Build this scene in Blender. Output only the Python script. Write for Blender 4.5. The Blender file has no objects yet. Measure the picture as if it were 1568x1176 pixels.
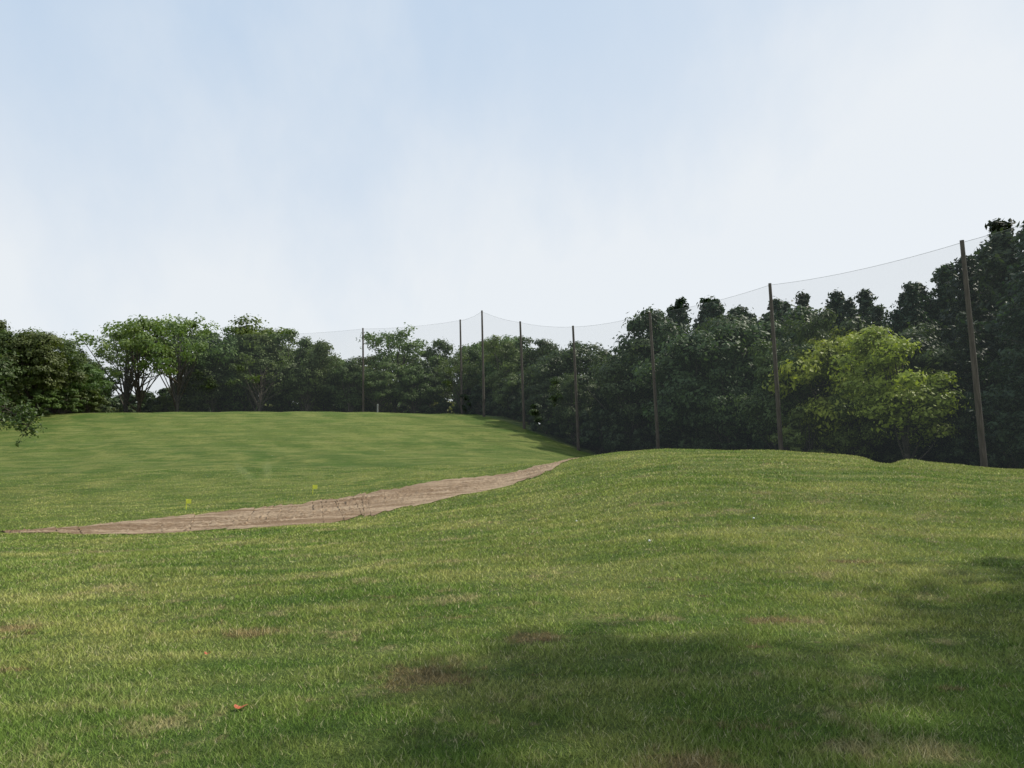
import bpy, math, random
import numpy as np
from mathutils import Vector
random.seed(11); rng=np.random.default_rng(7)
scene=bpy.context.scene
scene.view_settings.view_transform='Standard'; scene.view_settings.look='None'; scene.view_settings.exposure=0
EYE=1.6
# ---------------------------------------------------------------- terrain
YC=np.array([0,10,20,30,40,50,60,75,90,110,130,150,200,600],float)
UC=np.array([-.8,-.64,-.4,-.2,0,.07,.12,.2,.4,.6,.8])
Z=np.array([
[0,-.2,-.9,-1.6,-2.0,-1.8,-1.4,0,2.0,5.6,9.4,9.8,9.8,9],
[0,-.2,-.8,-1.5,-1.92,-1.7,-1.35,.1,2.0,5.6,9.4,9.8,9.8,9],
[0,-.15,-.6,-1.2,-1.65,-1.2,-.7,.7,2.7,6.1,9.6,9.9,9.8,9],
[0,-.1,-.4,-.85,-1.12,-.45,-.2,.9,2.7,6.4,9.7,9.9,9.8,9],
[0,0,-.05,0,.05,.25,.95,1.3,2.5,5.8,9.0,9.5,9.6,9],
[0,0,.05,.35,.8,1.2,1.6,1.2,1.8,4,6,7,8,9],
[0,0,.2,.7,1.3,1.9,2.35,1.8,1.2,2,3,4,6,8],
[0,.05,.5,1.1,1.8,2.3,2.6,1.5,1,1.5,2,3,5,7],
[0,.1,.5,1.1,1.7,2.1,1.6,1,.8,1,1.5,2,4,6],
[0,.1,.4,.85,1.2,.9,.6,.5,.5,.5,1,1,3,5],
[0,.1,.3,.7,1.0,.7,.5,.5,.5,.5,1,1,3,5]])
fy=np.arange(0,260.1,1.0); fu=np.arange(-1.0,1.001,.01)
T1=np.array([np.interp(fy,YC,r) for r in Z])
T=np.array([np.interp(fu,UC,T1[:,j]) for j in range(len(fy))]).T
def blur(a,s,ax):
    k=np.exp(-.5*(np.arange(-int(4*s),int(4*s)+1)/s)**2); k/=k.sum()
    p=len(k)//2; pad=[(0,0),(0,0)]; pad[ax]=(p,p)
    b=np.pad(a,pad,mode='edge')
    return np.apply_along_axis(lambda v:np.convolve(v,k,'valid'),ax,b)
T=blur(blur(T,3.0,1),2.6,0)
def H(x,y):
    x=np.asarray(x,float); y=np.asarray(y,float)
    u=np.clip(x/np.maximum(y,8),-.999,.999); yy=np.clip(y,0,259.9)
    a=(u+1)/.01; i=np.clip(a.astype(int),0,len(fu)-2); fa=a-i
    j=np.clip(yy.astype(int),0,len(fy)-2); fb=yy-j
    z=(T[i,j]*(1-fa)+T[i+1,j]*fa)*(1-fb)+(T[i,j+1]*(1-fa)+T[i+1,j+1]*fa)*fb
    n=.05*np.sin(x*.55+1.3*np.sin(y*.21))+.05*np.sin(y*.47+x*.13+2)+.03*np.sin(x*1.1-y*.7)
    z=z+n*np.clip((y-5)/20,0,1)
    z=z-.36*np.exp(-((u-.465)/.017)**2)*np.exp(-((y-49)/8)**2)+.16*np.exp(-((u-.498)/.02)**2)*np.exp(-((y-46)/6)**2)
    return z
def newmesh(name,V,F,mats,fmat=None,smooth=False,attrs=None):
    me=bpy.data.meshes.new(name)
    F=[np.asarray(f) for f in (F if isinstance(F,list) else [F])]
    me.vertices.add(len(V)); me.vertices.foreach_set('co',np.asarray(V,np.float32).ravel())
    tot=np.concatenate([np.full(len(f),f.shape[1]) for f in F]); idx=np.concatenate([f.ravel() for f in F])
    me.loops.add(len(idx)); me.loops.foreach_set('vertex_index',idx.astype(np.int32))
    me.polygons.add(len(tot)); st=np.concatenate([[0],np.cumsum(tot)[:-1]])
    me.polygons.foreach_set('loop_start',st.astype(np.int32)); me.polygons.foreach_set('loop_total',tot.astype(np.int32))
    if fmat is not None: me.polygons.foreach_set('material_index',np.asarray(fmat,np.int32))
    me.polygons.foreach_set('use_smooth',np.full(len(tot),smooth))
    for m in mats: me.materials.append(m)
    if attrs:
        for k,v in attrs.items():
            a=me.attributes.new(k,'FLOAT','POINT'); a.data.foreach_set('value',np.asarray(v,np.float32))
    me.update(calc_edges=True); return me
def addobj(name,me,loc=(0,0,0),parent=None):
    o=bpy.data.objects.new(name,me); scene.collection.objects.link(o); o.location=loc
    if parent: o.parent=parent
    return o
# ---------------------------------------------------------------- material helpers
def mat(name):
    m=bpy.data.materials.new(name); m.use_nodes=True; nt=m.node_tree; nt.nodes.clear()
    return m,nt,nt.nodes.new('ShaderNodeOutputMaterial')
def N(nt,t,**k):
    n=nt.nodes.new(t)
    for a,b in k.items(): setattr(n,a,b)
    return n
def noise(nt,vec,scale,detail=3,rough=.55):
    n=N(nt,'ShaderNodeTexNoise'); n.inputs['Scale'].default_value=scale; n.inputs['Detail'].default_value=detail; n.inputs['Roughness'].default_value=rough
    if vec is not None: nt.links.new(vec,n.inputs['Vector'])
    return n.outputs['Fac']
def mr(nt,v,a,b,c=0,d=1):
    n=N(nt,'ShaderNodeMapRange'); n.interpolation_type='SMOOTHSTEP'
    for i,x in zip(('From Min','From Max','To Min','To Max'),(a,b,c,d)): n.inputs[i].default_value=x
    nt.links.new(v,n.inputs['Value']); return n.outputs['Result']
def mixc(nt,f,a,b,bt='MIX'):
    n=N(nt,'ShaderNodeMix',data_type='RGBA',blend_type=bt)
    for s,v in ((0,f),(6,a),(7,b)):
        if hasattr(v,'links'): nt.links.new(v,n.inputs[s])
        elif s==0: n.inputs[s].default_value=v
        else: n.inputs[s].default_value=(*v,1)
    return n.outputs[2]
def math_(nt,op,a,b=None):
    n=N(nt,'ShaderNodeMath',operation=op)
    for i,v in enumerate((a,b)):
        if v is None: continue
        if hasattr(v,'links'): nt.links.new(v,n.inputs[i])
        else: n.inputs[i].default_value=v
    return n.outputs[0]
def mapped(nt,g,rot,sc):
    mp=N(nt,'ShaderNodeMapping'); mp.inputs['Rotation'].default_value=(0,0,rot); mp.inputs['Scale'].default_value=sc
    nt.links.new(g,mp.inputs['Vector']); return mp.outputs[0]
def spot(nt,g,wob,cx,cy,rx,ry,rot=0):
    """soft worn patch of turf at a place on the field; wob = noise that frays its edge"""
    s=N(nt,'ShaderNodeVectorMath',operation='SUBTRACT'); s.inputs[1].default_value=(cx,cy,0); nt.links.new(g,s.inputs[0])
    q=N(nt,'ShaderNodeVectorMath',operation='MULTIPLY'); q.inputs[1].default_value=(1,1,0); nt.links.new(s.outputs[0],q.inputs[0])
    m1=mapped(nt,q.outputs[0],rot,(1,1,1)); m2=mapped(nt,m1,0,(1/rx,1/ry,0))
    l=N(nt,'ShaderNodeVectorMath',operation='LENGTH'); nt.links.new(m2,l.inputs[0])
    return mr(nt,math_(nt,'ADD',l.outputs['Value'],wob),.4,1.5,1,0)
def grasscol(nt):
    g=N(nt,'ShaderNodeNewGeometry').outputs['Position']
    c=mixc(nt,mr(nt,noise(nt,g,.06,4),.38,.62),(.098,.162,.033),(.160,.208,.050))
    c=mixc(nt,mr(nt,noise(nt,g,.30,4,.65),.42,.64,0,.85),c,(.25,.268,.080))
    c=mixc(nt,mr(nt,noise(nt,g,1.5,4,.7),.48,.68,0,.65),c,(.078,.138,.030))
    c=mixc(nt,mr(nt,noise(nt,mapped(nt,g,.35,(.12,1.1,1)),1.0,3),.45,.68,0,.6),c,(.27,.285,.098))
    c=mixc(nt,mr(nt,noise(nt,mapped(nt,g,-.5,(.05,.55,1)),1.0,3,.6),.50,.62,0,.4),c,(.078,.138,.030))
    wv=N(nt,'ShaderNodeTexWave',wave_type='BANDS',bands_direction='X'); wv.inputs['Scale'].default_value=.06; wv.inputs['Distortion'].default_value=10; wv.inputs['Detail'].default_value=3; wv.inputs['Detail Scale'].default_value=.12
    nt.links.new(mapped(nt,g,-.62,(1,1,1)),wv.inputs['Vector'])
    c=mixc(nt,mr(nt,wv.outputs['Fac'],.1,.9,0,.5),c,(.76,.82,.74),'MULTIPLY')
    sp=N(nt,'ShaderNodeSeparateXYZ'); nt.links.new(g,sp.inputs[0])
    closeup=mr(nt,sp.outputs['Y'],25,45,1,.3)
    a=mr(nt,noise(nt,g,.7,6,.78),.54,.66,0,.75); c=mixc(nt,math_(nt,'MULTIPLY',a,closeup),c,(.27,.235,.12))
    a=mr(nt,noise(nt,mapped(nt,g,.2,(.7,1.6,1)),.85,5,.7),.62,.68,0,.7); c=mixc(nt,math_(nt,'MULTIPLY',a,closeup),c,(.17,.115,.065))
    a=mr(nt,noise(nt,g,3.1,3,.6),.64,.72,0,.7); c=mixc(nt,math_(nt,'MULTIPLY',a,closeup),c,(.22,.18,.10))
    n=noise(nt,g,4.2,6,.85); wob=math_(nt,'MULTIPLY',math_(nt,'SUBTRACT',n,.5),4.5)
    tot=None
    for q in [(-.65,6.2,.36,.34),(.2,7.4,.26,.22),(-2.6,8.2,.3,.22),(2.5,7.8,.3,.16),(.95,4.3,.28,.2),(-5.4,8.8,.3,.25)]:
        v=spot(nt,g,wob,*q); tot=v if tot is None else math_(nt,'MAXIMUM',tot,v)
    c=mixc(nt,math_(nt,'MULTIPLY',tot,.75),c,(.19,.135,.075))
    w2=math_(nt,'MULTIPLY',math_(nt,'SUBTRACT',n,.5),1.2)
    tr=math_(nt,'MAXIMUM',spot(nt,g,w2,-24.5,73,.4,7,-.42),spot(nt,g,w2,-22.6,74,.4,7,-.30))
    c=mixc(nt,math_(nt,'MULTIPLY',tr,.4),c,(.26,.30,.12))
    return c,g
M_ground,nt,out=mat('ground_grass')
c,g=grasscol(nt)
f1=noise(nt,g,14,4,.8); f2=noise(nt,g,3.5,5,.8)
c=mixc(nt,mr(nt,f1,.3,.7,0,.5),c,(.55,.55,.5),'MULTIPLY')
c=mixc(nt,mr(nt,f2,.35,.65,0,.5),c,(.58,.66,.55),'MULTIPLY')
p=N(nt,'ShaderNodeBsdfPrincipled'); p.inputs['Roughness'].default_value=.9; p.inputs['Specular IOR Level'].default_value=.1
nt.links.new(c,p.inputs['Base Color'])
bm=N(nt,'ShaderNodeBump'); bm.inputs['Strength'].default_value=.9; bm.inputs['Distance'].default_value=.14
nt.links.new(math_(nt,'ADD',f1,f2),bm.inputs['Height']); nt.links.new(bm.outputs[0],p.inputs['Normal'])
nt.links.new(p.outputs[0],out.inputs[0])
M_blade,nt,out=mat('grass_blade')
c,g=grasscol(nt)
at=N(nt,'ShaderNodeAttribute',attribute_name='rnd').outputs['Fac']
c=mixc(nt,1.0,c,mixc(nt,at,(1.08,1.1,1.0),(2.25,2.05,2.2)),'MULTIPLY')
c=mixc(nt,mr(nt,at,.88,.96,0,.8),c,(.48,.43,.26))
ge=N(nt,'ShaderNodeNewGeometry')
vm=N(nt,'ShaderNodeVectorMath',operation='SCALE'); vm.inputs['Scale'].default_value=.5; nt.links.new(ge.outputs['Normal'],vm.inputs[0])
va=N(nt,'ShaderNodeVectorMath',operation='ADD'); va.inputs[1].default_value=(0,0,.8); nt.links.new(vm.outputs[0],va.inputs[0])
vn=N(nt,'ShaderNodeVectorMath',operation='NORMALIZE'); nt.links.new(va.outputs[0],vn.inputs[0])
d=N(nt,'ShaderNodeBsdfDiffuse'); t=N(nt,'ShaderNodeBsdfTranslucent'); mx=N(nt,'ShaderNodeMixShader'); mx.inputs[0].default_value=.25
nt.links.new(vn.outputs[0],d.inputs['Normal'])
nt.links.new(c,d.inputs[0]); nt.links.new(c,t.inputs[0]); nt.links.new(d.outputs[0],mx.inputs[1]); nt.links.new(t.outputs[0],mx.inputs[2]); nt.links.new(mx.outputs[0],out.inputs[0])
M_leaf,nt,out=mat('foliage')
oi=N(nt,'ShaderNodeObjectInfo'); at=N(nt,'ShaderNodeAttribute',attribute_name='rnd').outputs['Fac']
c=mixc(nt,1.0,oi.outputs['Color'],mixc(nt,at,(.6,.62,.6),(1.5,1.4,1.25)),'MULTIPLY')
c=mixc(nt,mr(nt,oi.outputs['Random'],0,1,0,.45),c,(.75,.8,.95),'MULTIPLY')
d=N(nt,'ShaderNodeBsdfPrincipled'); d.inputs['Roughness'].default_value=.55; d.inputs['Specular IOR Level'].default_value=.3
t=N(nt,'ShaderNodeBsdfTranslucent'); mx=N(nt,'ShaderNodeMixShader'); mx.inputs[0].default_value=.3
nt.links.new(c,d.inputs[0]); nt.links.new(mixc(nt,1.0,c,(1.2,1.3,.6),'MULTIPLY'),t.inputs[0]); nt.links.new(d.outputs[0],mx.inputs[1]); nt.links.new(t.outputs[0],mx.inputs[2]); nt.links.new(mx.outputs[0],out.inputs[0])
def simple(name,ca,cb,scale,rough=.85,stretch=(1,1,1),bump=.3):
    m,nt,out=mat(name); tc=N(nt,'ShaderNodeTexCoord'); mp=N(nt,'ShaderNodeMapping'); mp.inputs['Scale'].default_value=stretch
    nt.links.new(tc.outputs['Object'],mp.inputs[0]); f=noise(nt,mp.outputs[0],scale,5,.65)
    p=N(nt,'ShaderNodeBsdfPrincipled'); p.inputs['Roughness'].default_value=rough
    nt.links.new(mixc(nt,mr(nt,f,.3,.7),ca,cb),p.inputs[0])
    b=N(nt,'ShaderNodeBump'); b.inputs['Strength'].default_value=bump; b.inputs['Distance'].default_value=.05
    nt.links.new(f,b.inputs['Height']); nt.links.new(b.outputs[0],p.inputs['Normal']); nt.links.new(p.outputs[0],out.inputs[0]); return m
M_bark=simple('bark',(.035,.028,.02),(.09,.072,.055),3,stretch=(3,3,.6))
M_pole=simple('weathered_pole_wood',(.055,.045,.038),(.12,.10,.082),2,stretch=(6,6,.5))
M_metal=simple('galvanised_cable',(.22,.22,.22),(.3,.3,.3),5,.5)
M_yellow=simple('yellow_plastic',(.78,.78,.06),(.82,.82,.10),5,.5)
M_white=simple('white_paint',(.7,.7,.68),(.8,.8,.78),8,.5)
M_grey=simple('weathered_grey_paint',(.2,.2,.19),(.3,.3,.28),8,.6)
M_red=simple('red_leaf_skin',(.35,.06,.02),(.45,.12,.04),20,.6)
M_tan=simple('dry_leaf_skin',(.4,.36,.18),(.5,.48,.25),20,.6)
M_dirt,nt,out=mat('bare_dirt')
g=N(nt,'ShaderNodeNewGeometry').outputs['Position']
f=noise(nt,mapped(nt,g,-.55,(.35,1.2,1)),.9,6,.72); f2=noise(nt,g,5,5,.8)
sp=N(nt,'ShaderNodeSeparateXYZ'); nt.links.new(g,sp.inputs[0])
c=mixc(nt,mr(nt,f,.36,.62),(.175,.12,.075),(.34,.26,.18)); c=mixc(nt,mr(nt,f2,.42,.70,0,.65),c,(.52,.48,.43),'MULTIPLY')
br=mr(nt,noise(nt,mapped(nt,g,-.4,(.22,1,1)),.5,4,.7),.45,.58,0,.8)
c=mixc(nt,math_(nt,'MULTIPLY',br,mr(nt,sp.outputs['X'],-11,-2,1,.3)),c,(.13,.082,.048))
p=N(nt,'ShaderNodeBsdfPrincipled'); p.inputs['Roughness'].default_value=.95; p.inputs['Specular IOR Level'].default_value=.1; nt.links.new(c,p.inputs[0])
b=N(nt,'ShaderNodeBump'); b.inputs['Strength'].default_value=.6; b.inputs['Distance'].default_value=.09; nt.links.new(math_(nt,'ADD',f,f2),b.inputs['Height']); nt.links.new(b.outputs[0],p.inputs['Normal']); nt.links.new(p.outputs[0],out.inputs[0])
M_net,nt,out=mat('net_mesh')
d=N(nt,'ShaderNodeBsdfDiffuse'); d.inputs[0].default_value=(.32,.33,.34,1); tr=N(nt,'ShaderNodeBsdfTransparent'); mx=N(nt,'ShaderNodeMixShader'); mx.inputs[0].default_value=.11
nt.links.new(tr.outputs[0],mx.inputs[1]); nt.links.new(d.outputs[0],mx.inputs[2]); nt.links.new(mx.outputs[0],out.inputs[0])
# ---------------------------------------------------------------- ground sheet
far=np.array([180,210,260,340,480,700,1100,1800,3200.])
xs=np.concatenate([-far[::-1]+55,np.arange(-125,135,.65),far-40]); xs=np.unique(xs)
ys=np.concatenate([[-400,-200,-100,-50,-25],np.arange(-12,170,.65),far+5]); ys=np.unique(ys)
XX,YY=np.meshgrid(xs,ys); ZZ=H(XX,YY)
nx,ny=len(xs),len(ys); ii=np.arange(nx*ny).reshape(ny,nx)
F=np.stack([ii[:-1,:-1],ii[:-1,1:],ii[1:,1:],ii[1:,:-1]],-1).reshape(-1,4)
addobj('ground',newmesh('ground',np.stack([XX,YY,ZZ],-1).reshape(-1,3),F,[M_ground],smooth=True))
# ---------------------------------------------------------------- dirt path
near=np.array([(-23.9,38),(-19.6,35.6),(-13.4,33.2),(-10.4,32.8),(-7.8,34.6),(-6.6,38.2),(-4.1,40.5),(0,46),(2.5,51),(5.2,63)])
farr=np.array([(-24.5,38.6),(-22.5,40.6),(-18,43.2),(-14.1,46),(-11.5,48),(-9,50),(-5.4,53.5),(0,57.5),(3.1,61),(6.0,66)])
NS=360; s=np.linspace(0,9,NS); k=np.arange(10)
nr=np.stack([np.interp(s,k,near[:,0]),np.interp(s,k,near[:,1])],-1); fr=np.stack([np.interp(s,k,farr[:,0]),np.interp(s,k,farr[:,1])],-1)
def rn(n,sm):
    v=rng.normal(size=n+8*sm); kk=np.hanning(4*sm+1); v=np.convolve(v,kk/np.sqrt((kk**2).sum()),'valid'); return v[:n]
env=np.sin(np.pi*np.clip(s/9,0,1))**.4
nr[:,1]+=(rn(NS,6)*.5+rn(NS,2)*.5)*env; fr[:,1]+=(rn(NS,7)*.4+rn(NS,1)*.35)*env
w=np.linspace(0,1,40)
G=nr[:,None,:]*(1-w[None,:,None])+fr[:,None,:]*w[None,:,None]
z=H(G[...,0],G[...,1])+.035+ .05*np.abs(rng.normal(size=G.shape[:2]))*np.sin(np.pi*w)[None,:]
V=np.concatenate([G,z[...,None]],-1).reshape(-1,3); ii=np.arange(NS*40).reshape(NS,40)
F=np.stack([ii[:-1,:-1],ii[1:,:-1],ii[1:,1:],ii[:-1,1:]],-1).reshape(-1,4)
addobj('dirt_path',newmesh('dirt_path',V,F,[M_dirt],smooth=True))
def path_in(x,y):
    o=np.argsort(nr[:,0]); n=np.interp(x,nr[o,0],nr[o,1]); o=np.argsort(fr[:,0]); f=np.interp(x,fr[o,0],fr[o,1])
    return np.where((x>-24)&(x<5.8),np.minimum(y-n,f-y),-1)
# ---------------------------------------------------------------- grass blades
NB=850000
y=3.2*(75/3.2)**rng.random(NB); u=rng.uniform(-.8,.8,NB); x=u*y
clump=np.sin(x*3.1+2*np.sin(y*2.3))*np.sin(y*2.7+2*np.sin(x*1.9))+.6*np.sin(x*7.3+3*np.sin(y*5.1))*np.sin(y*6.7+2*np.sin(x*4.9))
pin=path_in(x,y)
keep=(rng.random(NB)<(.72+.25*clump))&((pin<.05)|(rng.random(NB)<.35*np.exp(-np.maximum(pin,0)*4.)*(clump>.2)+.004)); x=x[keep];y=y[keep];n=len(x); clump=clump[keep]
hh=np.clip(.024+.026*rng.random(n)+.010*clump,.012,.1)*np.clip((y/9)**.36,.9,1.7); ww=.0028*np.clip(y/4.5,1,8)*(.7+.6*rng.random(n))
a=rng.uniform(0,2*np.pi,n); la=rng.uniform(0,2*np.pi,n); ln=hh*rng.uniform(.2,1.4,n); z=H(x,y)-.004
B=np.empty((n,3,3),np.float32)
B[:,0]=np.stack([x-np.cos(a)*ww,y-np.sin(a)*ww,z],-1); B[:,1]=np.stack([x+np.cos(a)*ww,y+np.sin(a)*ww,z],-1)
B[:,2]=np.stack([x+np.cos(la)*ln,y+np.sin(la)*ln,z+hh],-1)
addobj('grass',newmesh('grass',B.reshape(-1,3),np.arange(3*n).reshape(-1,3),[M_blade],attrs={'rnd':np.repeat(rng.random(n),3)}))
# ---------------------------------------------------------------- trees
def tube(pts,rad,seg=7):
    pts=np.array(pts,float); V=[];F=[]
    for i,pp in enumerate(pts):
        d=pts[min(i+1,len(pts)-1)]-pts[max(i-1,0)]; d/=np.linalg.norm(d)+1e-9
        s1=np.cross(d,[0.3,1,.1]); s1/=np.linalg.norm(s1); s2=np.cross(d,s1)
        for k in range(seg):
            q=2*np.pi*k/seg; V.append(pp+rad[i]*(math.cos(q)*s1+math.sin(q)*s2))
    for i in range(len(pts)-1):
        for k in range(seg): F.append((i*seg+k,i*seg+(k+1)%seg,(i+1)*seg+(k+1)%seg,(i+1)*seg+k))
    return np.array(V),np.array(F)
def leaves(P,Nrm,size,elong=1.0):
    n=len(P); Nrm=Nrm/np.linalg.norm(Nrm,axis=1,keepdims=True)
    t=rng.normal(size=(n,3)); t-=Nrm*(t*Nrm).sum(1,keepdims=True); t/=np.linalg.norm(t,axis=1,keepdims=True); b=np.cross(Nrm,t)
    sz=size[:,None]
    V=np.stack([P-t*sz*elong,P+b*sz*.55,P+t*sz*elong,P-b*sz*.55],1)
    V+=rng.normal(size=V.shape)*.12*size[:,None,None]
    return V.reshape(-1,3)
def assemble(name,woods,LV,rnd):
    Vs=[];Fs=[];o=0
    for v,f in woods: Vs.append(v);Fs.append(f+o);o+=len(v)
    nw=sum(len(f) for f in Fs); nwv=o
    Vs.append(LV);Fs.append(np.arange(len(LV)).reshape(-1,4)+o)
    F=np.concatenate(Fs); V=np.concatenate(Vs)
    return newmesh(name,V,F,[M_bark,M_leaf],fmat=np.concatenate([np.zeros(nw),np.ones(len(F)-nw)]),
        attrs={'rnd':np.concatenate([np.zeros(nwv),np.repeat(rnd,4)])})
def bez(a,b,c,n=6):
    t=np.linspace(0,1,n)[:,None]; return (1-t)**2*a+2*t*(1-t)*b+t*t*c
def broad(name,R=.30,low=.18,nb=30,ncl=17,nl=26,sparse=1.0,leaf=.24,rag=0,flat=.95):
    Ht=16.; R=R*Ht; zc=Ht*(1+low)/2; rz=Ht*(1-low)/2*.9
    woods=[]; ft=low*Ht+1.5
    lean=rng.normal(size=2)*.5
    tr=bez(np.array([0,0,-.3]),np.array([lean[0],lean[1],ft*.6]),np.array([lean[0],lean[1],Ht*.7]),8)
    woods.append(tube(tr,np.linspace(.34,.07,8)))
    skew=rng.normal(size=2)*.15
    P=[];Nn=[];S=[];Rn=[]
    for i in range(nb):
        while True:
            d=rng.normal(size=3); d/=np.linalg.norm(d)
            if d[2]>-flat: break
        rr=rng.uniform(.4,1.0)*(1+rag*rng.normal())
        c=np.array([d[0]*R*rr,d[1]*R*rr,zc+d[2]*rz*rr]); c[:2]+=skew*(c[2]-zc)
        br=rng.uniform(.8,2.1)*(1.15-.35*min(rr,1))
        if c[2]+br>Ht: c[2]=Ht-br*rng.uniform(.7,1.3)
        c[2]=max(c[2],low*Ht*.7+.6)
        c[:2]+=lean
        j=rng.integers(2,7); a=tr[j] if tr[j][2]<c[2] else tr[1]
        mid=(a+c)/2+np.array([0,0,-.5])+rng.normal(size=3)*.4
        woods.append(tube(bez(a,mid,c,6),np.linspace(.12,.025,6),5))
        bs=rng.uniform(0,1)
        for q in range(ncl):
            e=rng.normal(size=3); e/=np.linalg.norm(e)
            if e[2]<-.3 and rng.random()<.5: e[2]*=-1
            cc=c+e*br*rng.uniform(.6,1.18)*np.array([1.15,1.15,.8])
            m=int(nl*sparse*rng.uniform(.4,1.5))
            off=rng.normal(size=(m,3))*np.array([.44,.44,.25])
            P.append(cc+off); Nn.append(e*1.0+np.array([0,0,.35])+off*.8+rng.normal(size=(m,3))*.45)
            S.append(rng.uniform(.6,1.25,m)*leaf); Rn.append(np.clip(.4*bs+.35*rng.random()+.25*rng.random(m),0,1))
    return assemble(name,woods,leaves(np.concatenate(P),np.concatenate(Nn),np.concatenate(S)),np.concatenate(Rn))
def pine(name,nw=26,wmax=2.9,fork=1):
    Ht=18.; woods=[]
    P=[];Nn=[];S=[];Rn=[]
    ax=[(np.array([0.,0,0]),Ht)]+[(np.array([rng.normal()*1.8,rng.normal()*1.8,0]),Ht*rng.uniform(.82,.95)) for _ in range(fork)]
    for base,ht in ax:
        woods.append(tube([(0,0,-.3),tuple(base*.3+[0,0,ht*.35]),tuple(base+[0,0,ht*.7]),tuple(base+[0,0,ht-.5])],[.26,.2,.12,.03]))
        for i in range(nw):
            z0=ht*(.12+.86*i/(nw-1)); f=min(1.0,i/(nw-1))
            bx=base*min(1,z0/(ht*.7))
            L=(wmax*max(0.0,1-f)**.72+.22)*rng.uniform(.6,1.3); nbn=6 if f<.85 else 5
            a0=rng.random()*6.28
            for b_ in range(nbn):
                an=a0+6.28*b_/nbn+rng.normal()*.25; l=L*rng.uniform(.5,1.3)
                tip=bx+np.array([math.cos(an)*l,math.sin(an)*l,z0+l*(.12+.35*f)])
                st=bx+np.array([0,0,z0]); pts=bez(st,(st+tip)/2-np.array([0,0,.25]),tip,4)
                woods.append(tube(pts,np.linspace(.05,.012,4),4))
                sh=rng.random()
                for q in np.linspace(.3,1,max(3,int(l*2.2))):
                    cc=st+(tip-st)*q+rng.normal(size=3)*np.array([.18,.18,.1]); m=rng.integers(8,14)
                    off=rng.normal(size=(m,3))*np.array([.23,.23,.15])
                    P.append(cc+off); Nn.append(off*1.5+np.array([math.cos(an)*.4,math.sin(an)*.4,.5])+rng.normal(size=(m,3))*.5)
                    S.append(rng.uniform(.14,.28,m)); Rn.append(np.clip(.6*sh+.4*rng.random(m),0,1)*.9)
        m=50; off=rng.normal(size=(m,3))*np.array([.13,.13,.42]); P.append(base+np.array([0,0,ht-.6])+off); Nn.append(off+np.array([0,0,.3])); S.append(rng.uniform(.12,.22,m)); Rn.append(rng.random(m))
    return assemble(name,woods,leaves(np.concatenate(P),np.concatenate(Nn),np.concatenate(S),1.15),np.concatenate(Rn))
oaks=[broad('oak_%d'%i,R=r,low=l,nb=n_,rag=.1) for i,(r,l,n_) in enumerate([(.34,.10,38),(.29,.05,36),(.38,.12,42),(.27,.03,34),(.34,.07,40),(.31,.09,36)])]
sparse=[broad('open_oak_%d'%i,R=.40,low=.2,nb=32,ncl=10,nl=15,rag=.18,flat=.6) for i in range(3)]
shr=[broad('shrub_%d'%i,R=.6,low=-.1,nb=28,ncl=13,nl=22,leaf=.55) for i in range(2)]
pines=[pine('pine_%d'%i,wmax=w_,fork=f_) for i,(w_,f_) in enumerate(((3.6,1),(3.2,0),(3.3,2),(3.9,1)))]
SU=[-.9,-.643,-.6,-.56,-.524,-.50,-.458,-.397,-.356,-.29,-.233,-.192,-.151,-.069,-.02,.046,.079,.107,.136,.16,.193,.259,.308,.349,.423,.497,.53,.57,.628,.67,.9]
ST=[.18,.182,.175,.158,.140,.178,.204,.194,.192,.179,.163,.150,.168,.169,.165,.172,.157,.138,.173,.175,.210,.211,.203,.209,.215,.215,.232,.260,.306,.32,.36]
DU=[-.9,-.2,-.07,-.05,0,.07,.15,.25,.4,.5,.6,.7,.9]; DD=[140,155,150,140,127,111,101,90,80,71,61,55,46]
G_OAK=(.090,.132,.039); G_PINE=(.025,.044,.019); G_YEL=(.24,.29,.04); G_WOOD=(.051,.084,.028)  # oak tint lightened a little to stand in for haze over the left trees
def tree(kind,u,Y,top,wid=1.0,tint=None):
    x=u*Y; z0=float(H(x,Y)); h=max(top-z0,2)
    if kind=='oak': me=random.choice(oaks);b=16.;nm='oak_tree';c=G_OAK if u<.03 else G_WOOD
    if kind=='open': me=random.choice(sparse);b=16.;nm='oak_tree';c=(.115,.16,.048)
    if kind=='pine': me=random.choice(pines);b=18.;nm='pine_tree';c=G_PINE
    if kind=='shrub': me=random.choice(shr);b=16.;nm='shrub';c=G_OAK
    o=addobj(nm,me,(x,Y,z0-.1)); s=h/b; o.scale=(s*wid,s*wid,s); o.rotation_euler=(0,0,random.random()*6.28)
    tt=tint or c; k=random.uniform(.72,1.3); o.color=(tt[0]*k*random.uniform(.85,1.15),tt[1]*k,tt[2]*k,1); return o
def sky_h(u,Y): return EYE+Y*float(np.interp(u,SU,ST))
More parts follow.
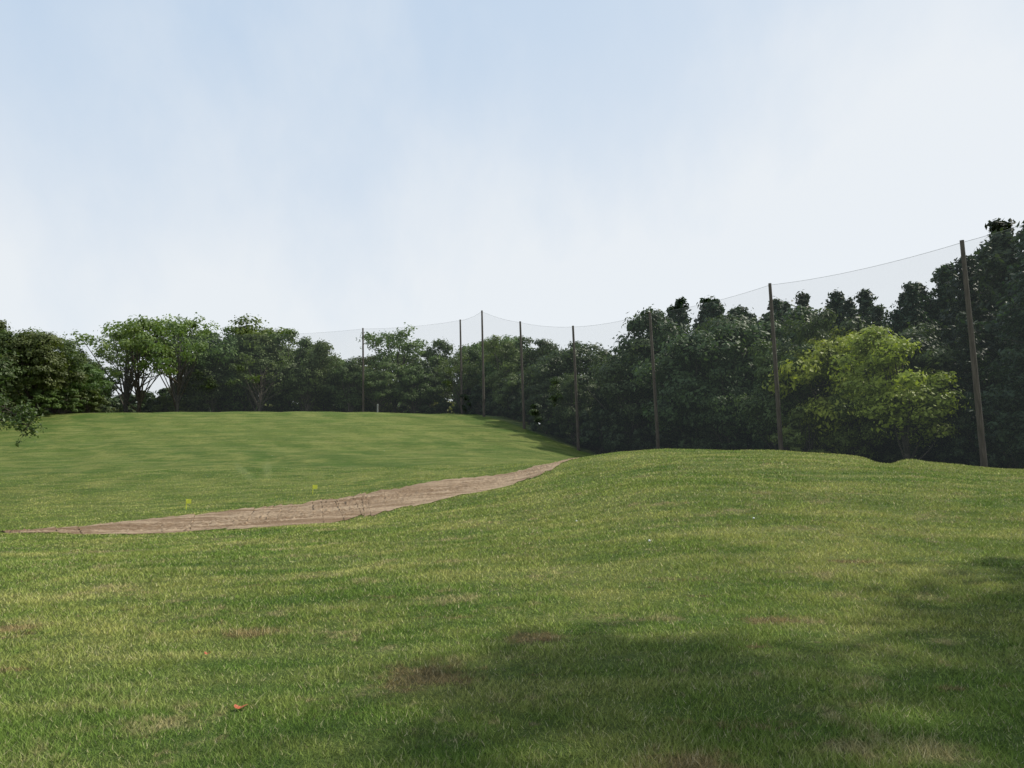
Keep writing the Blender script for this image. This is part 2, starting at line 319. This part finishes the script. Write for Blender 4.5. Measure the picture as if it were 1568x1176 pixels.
for row,(off,lo,hi,step) in enumerate([(3,.80,.97,6.5),(10,.93,1.02,6.5),(20,.9,1.0,7),(33,.85,.95,9)]):
    u=-.88+random.random()*.03
    while u<.86:
        D=float(np.interp(u,DU,DD)); Y=D+off+random.uniform(-2.5,2.5)
        if u<-.06 :
            opn=(-.54<u<-.40 and row<3) or random.random()<.22
            l2,h2=((.72,.97),(.9,1.04),(.78,.95),(0,0))[row]
            if row<3 and not (row==2 and -.54<u<-.42): tree('open' if opn else 'oak',u,Y,EYE+(sky_h(u,Y)-EYE)*random.uniform(l2,h2),random.uniform(.9,1.2))
        else:
            top=EYE+(sky_h(u,Y)-EYE)*random.uniform(lo-(.15 if row==0 else 0),hi)
            if u<.15: kd='oak'
            elif row==0: kd='oak' if u<.56 else 'pine'
            elif row==1: kd='pine' if (u>.50 or random.random()<.5) else 'oak'
            else: kd='pine'; top=EYE+(sky_h(u,Y)-EYE)*random.uniform(.91,1.02)
            tree(kd,u,Y,top,random.uniform(.85,1.1) if kd=='oak' else random.uniform(.9,1.15))
        u+=(step*(1.15 if u<-.06 else 1) if row<2 or u<.15 else step*.5)*random.uniform(.7,1.25)/D
# undergrowth
u=-.88
while u<.86:
    D=float(np.interp(u,DU,DD)); right=u>-.05
    for k in ((0,6,15) if right else (8,17,27)):
        Y=D+random.uniform(0,3)+k; z0=float(H(u*Y,Y))
        hh=random.uniform(4,7.5) if right else random.uniform(2.5,5.5)
        if -.54<u<-.40 and random.random()<.35: continue
        if right or k>8 or random.random()<.7: tree('shrub',u+random.uniform(-.008,.008),Y,z0+hh,random.uniform(.8,1.2),tint=(.038,.064,.023) if right else ((.17,.21,.05) if random.random()<.22 else (.06,.095,.028)))
    u+=(3.0 if right else 3.3)*random.uniform(.7,1.3)/D
# belt of distant woodland beyond the hill
belt=bpy.data.objects.new('distant_trees',None); scene.collection.objects.link(belt)
for k in range(70):
    x=-230+4.6*k+random.uniform(-2,2); y_=215+random.uniform(-8,8); z0=float(H(x,y_))
    o=addobj('woodland_crown',random.choice(shr),(x,y_,z0-.5),belt); h=random.uniform(11,14.5)/16; o.scale=(h*1.1,h*1.1,h); o.rotation_euler=(0,0,random.random()*6.28); k_=random.uniform(.8,1.2); o.color=(.05*k_,.08*k_,.028*k_,1)
# lighter young trees at the wood edge, nearer trees at left
tree('oak',.392,76,EYE+76*.190,1.0,G_YEL); tree('oak',.495,67,EYE+67*.182,1.1,G_YEL); tree('oak',.43,72,EYE+72*.12,.9,(.12,.17,.03)); tree('shrub',.37,74,7,1.0,(.11,.16,.03)); tree('oak',.345,80,EYE+80*.16,.9,(.08,.13,.03))
for u,Y,t in [(-.655,120,.178),(-.61,126,.172),(-.575,130,.157),(-.64,133,.17),(-.70,112,.185),(-.545,134,.13)]:
    tree('oak',u,Y,EYE+Y*t,1.2); tree('shrub',u+.012,Y-1,float(H(u*Y,Y))+4.5,1.2)
o=tree('open',-.76,62,EYE+62*.2,1.05,(.055,.09,.026))
# drooping low bough of that oak
bpy.context.view_layer.update()
a=np.array([-46.5,62,7.5]); tip=np.array([-37.0,61,4.3]); pts=bez(a,np.array([-40.5,61.5,7.0]),tip,12)
P=[];S=[];wd=[tube(pts,np.linspace(.14,.02,12),6)]
for q in range(80):
    i=rng.integers(4,12); cc=pts[i]+rng.normal(size=3)*np.array([.8,.7,.42]); m=rng.integers(12,26)
    wd.append(tube([pts[i],cc],[.02,.008],4)); P.append(cc+rng.normal(size=(m,3))*.22); S.append(rng.uniform(.1,.19,m))
P=np.concatenate(P); me=assemble('low_branch',wd,leaves(P,rng.normal(size=P.shape)+[0,0,.6],np.concatenate(S)),rng.random(len(P)))
b_=addobj('low_branch',me,(0,0,0)); b_.parent=o; b_.matrix_parent_inverse=o.matrix_world.inverted(); b_.color=(.055,.09,.026,1)
# oaks right of the viewer, whose shade falls on the near grass
for mi,xx,yy,sc in ((2,17.8,7.8,1.2),(4,21.0,8.6,1.25),(0,18.8,5.4,1.1)):
    o=addobj('oak_tree',oaks[mi],(xx,yy,0)); o.scale=(sc,sc,sc); o.color=(*G_OAK,1)
# ---------------------------------------------------------------- poles, cable and net
poles=[(37,36,17.3,-.6),(31.3,53,16.5,-.7),(24.3,72,17.8,-.6),(16.4,89,18.3,-.8),(8.7,104,19.3,-.65),(1.8,116,22,-.6),(-4.5,128,25.9,-.4),(-8.9,142,26.9,-.45),(-28,150,26.7,-.4),(-56,152,26,-.4),(-90,152,25,-.4)]
tops=[]
for i,(x,y_,zt,ln) in enumerate(poles):
    z0=float(H(x,y_))
    if i<9:
        V,F=tube([(0,0,-.5),(ln*.5,0,(zt-z0)*.5),(ln,0,zt-z0)],[.22,.185,.14],12)
        cap=np.array([[24+k for k in range(12)]])
        addobj('net_pole',newmesh('net_pole',V,[F,cap],[M_pole],smooth=False),(x,y_,z0))
    tops.append((np.array([x+ln,y_,zt-.15]),np.array([x,y_,z0])))
par=bpy.data.objects.new('safety_net',None); scene.collection.objects.link(par)
NV=[];NF=[];CV=[];CF=[];o1=0;o2=0
for (t0,b0),(t1,b1) in zip(tops[:-1],tops[1:]):
    L=np.linalg.norm(t1-t0); m=17; w=np.linspace(0,1,m)[:,None]; top=t0*(1-w)+t1*w; top[:,2]-=(.018*L)*4*(w*(1-w))[:,0]
    bot=b0*(1-w)+b1*w; bot[:,2]=H(bot[:,0],bot[:,1])+.05
    rows=[top*(1-q)+bot*q for q in (0,.33,.66,1)]
    NV.append(np.concatenate(rows)); ii=np.arange(4*m).reshape(4,m)+o1
    NF.append(np.stack([ii[:-1,:-1],ii[:-1,1:],ii[1:,1:],ii[1:,:-1]],-1).reshape(-1,4)); o1+=4*m
    v,f=tube(top,[.012]*m,5); CV.append(v);CF.append(f+o2);o2+=len(v)
addobj('netting',newmesh('netting',np.concatenate(NV),np.concatenate(NF),[M_net],smooth=True),parent=par)
addobj('top_cable',newmesh('top_cable',np.concatenate(CV),np.concatenate(CF),[M_metal]),parent=par)
# ---------------------------------------------------------------- small things
import bmesh
def flag(x,y_):
    z0=float(H(x,y_)); p0=bpy.data.objects.new('marker_flag',None); scene.collection.objects.link(p0); p0.location=(x,y_,z0)
    V,F=tube([(0,0,0),(0,0,.6)],[.022,.020],6); addobj('stake',newmesh('stake',V,F,[M_yellow]),parent=p0)
    g_=np.array([(.012+a*.28,.03*math.sin(a*6),.6-b*.26) for b in (0,1) for a in np.linspace(0,1,6)])
    addobj('pennant',newmesh('pennant',g_,np.array([(i,i+1,i+7,i+6) for i in range(5)]),[M_yellow]),parent=p0)
flag(-.405*47,47); flag(-.248*53,53)
def ball(x,y_):
    bm_=bmesh.new(); bmesh.ops.create_icosphere(bm_,subdivisions=3,radius=.0215)
    me=bpy.data.meshes.new('golf_ball'); bm_.to_mesh(me); bm_.free(); me.materials.append(M_white)
    for p_ in me.polygons: p_.use_smooth=True
    addobj('golf_ball',me,(x,y_,float(H(x,y_))+.015))
for u,Y in [(.17,14),(.08,20),(.3,17),(.25,30),(-.25,60),(-.16,90),(-.38,70),(-.3,85)]: ball(u*Y,Y)
def leafy(nm,x,y_,s,m):
    a=np.linspace(0,2*np.pi,12,endpoint=False); V=np.stack([np.cos(a)*s*(1+.25*np.cos(3*a)),np.sin(a)*s*.6,.03+.012*np.cos(2*a)],-1); V=np.concatenate([V,[[0,0,.025]]])
    addobj(nm,newmesh(nm,V,np.array([(i,(i+1)%12,12) for i in range(12)]),[m]),(x,y_,float(H(x,y_))))
leafy('fallen_leaf',-.33*5.5,5.5,.045,M_red); leafy('fallen_leaf',-.372*7.2,7.2,.03,M_red); leafy('dry_leaf',-.213*33,33,.2,M_tan)
V,F=tube([(0,0,0),(0,0,1.6),(0,0,1.66)],[.12,.12,.06],10)
addobj('range_marker_post',newmesh('range_marker_post',V,F,[M_grey]),(-.169*138,138,float(H(-.169*138,138))))
# ---------------------------------------------------------------- light + sky
AZ,EL=math.radians(65),math.radians(50)
sd=Vector((math.sin(AZ)*math.cos(EL),math.cos(AZ)*math.cos(EL),math.sin(EL)))
L=bpy.data.lights.new('sun','SUN'); L.energy=4.9; L.angle=math.radians(1.0); L.color=(1,.94,.81)
lo=bpy.data.objects.new('sun',L); scene.collection.objects.link(lo); lo.rotation_euler=sd.to_track_quat('Z','Y').to_euler(); lo.location=(50,20,60)
W=bpy.data.worlds.new('World'); scene.world=W; W.use_nodes=True; nt=W.node_tree; nt.nodes.clear()
out=N(nt,'ShaderNodeOutputWorld'); bg=N(nt,'ShaderNodeBackground'); bg.inputs[1].default_value=.1
sk=N(nt,'ShaderNodeTexSky',sky_type='NISHITA'); sk.sun_disc=False; sk.sun_elevation=EL; sk.sun_rotation=AZ; sk.dust_density=1.0; sk.air_density=1.0
tc=N(nt,'ShaderNodeTexCoord'); sp=N(nt,'ShaderNodeSeparateXYZ'); nt.links.new(tc.outputs['Generated'],sp.inputs[0])
mp=N(nt,'ShaderNodeMapping'); mp.inputs['Scale'].default_value=(2.0,1,1.2); mp.inputs['Rotation'].default_value=(0,.7,0); mp.inputs['Location'].default_value=(.3,0,.2); nt.links.new(tc.outputs['Generated'],mp.inputs[0])
cl=mr(nt,noise(nt,mp.outputs[0],1.8,7,.56),.36,.70,-.02,.34)
hz=mr(nt,sp.outputs['Z'],.0,.62,1.0,.14)
rx=mr(nt,sp.outputs['X'],-.4,.7,-.08,.38)
f=math_(nt,'MAXIMUM',math_(nt,'MINIMUM',math_(nt,'ADD',math_(nt,'ADD',hz,cl),rx),1.0),0.0)
veil=mixc(nt,f,(5.1,6.6,8.5),(8.65,9.05,9.4))
nt.links.new(mixc(nt,.92,sk.outputs[0],veil),bg.inputs[0]); nt.links.new(bg.outputs[0],out.inputs[0])
# ---------------------------------------------------------------- camera
cam=bpy.data.cameras.new('camera'); cam.lens=28; cam.sensor_width=36; cam.clip_end=8000; cam.clip_start=.05
co=bpy.data.objects.new('camera',cam); scene.collection.objects.link(co); co.location=(0,0,EYE); co.rotation_euler=(math.radians(90+5.48),0,0); scene.camera=co
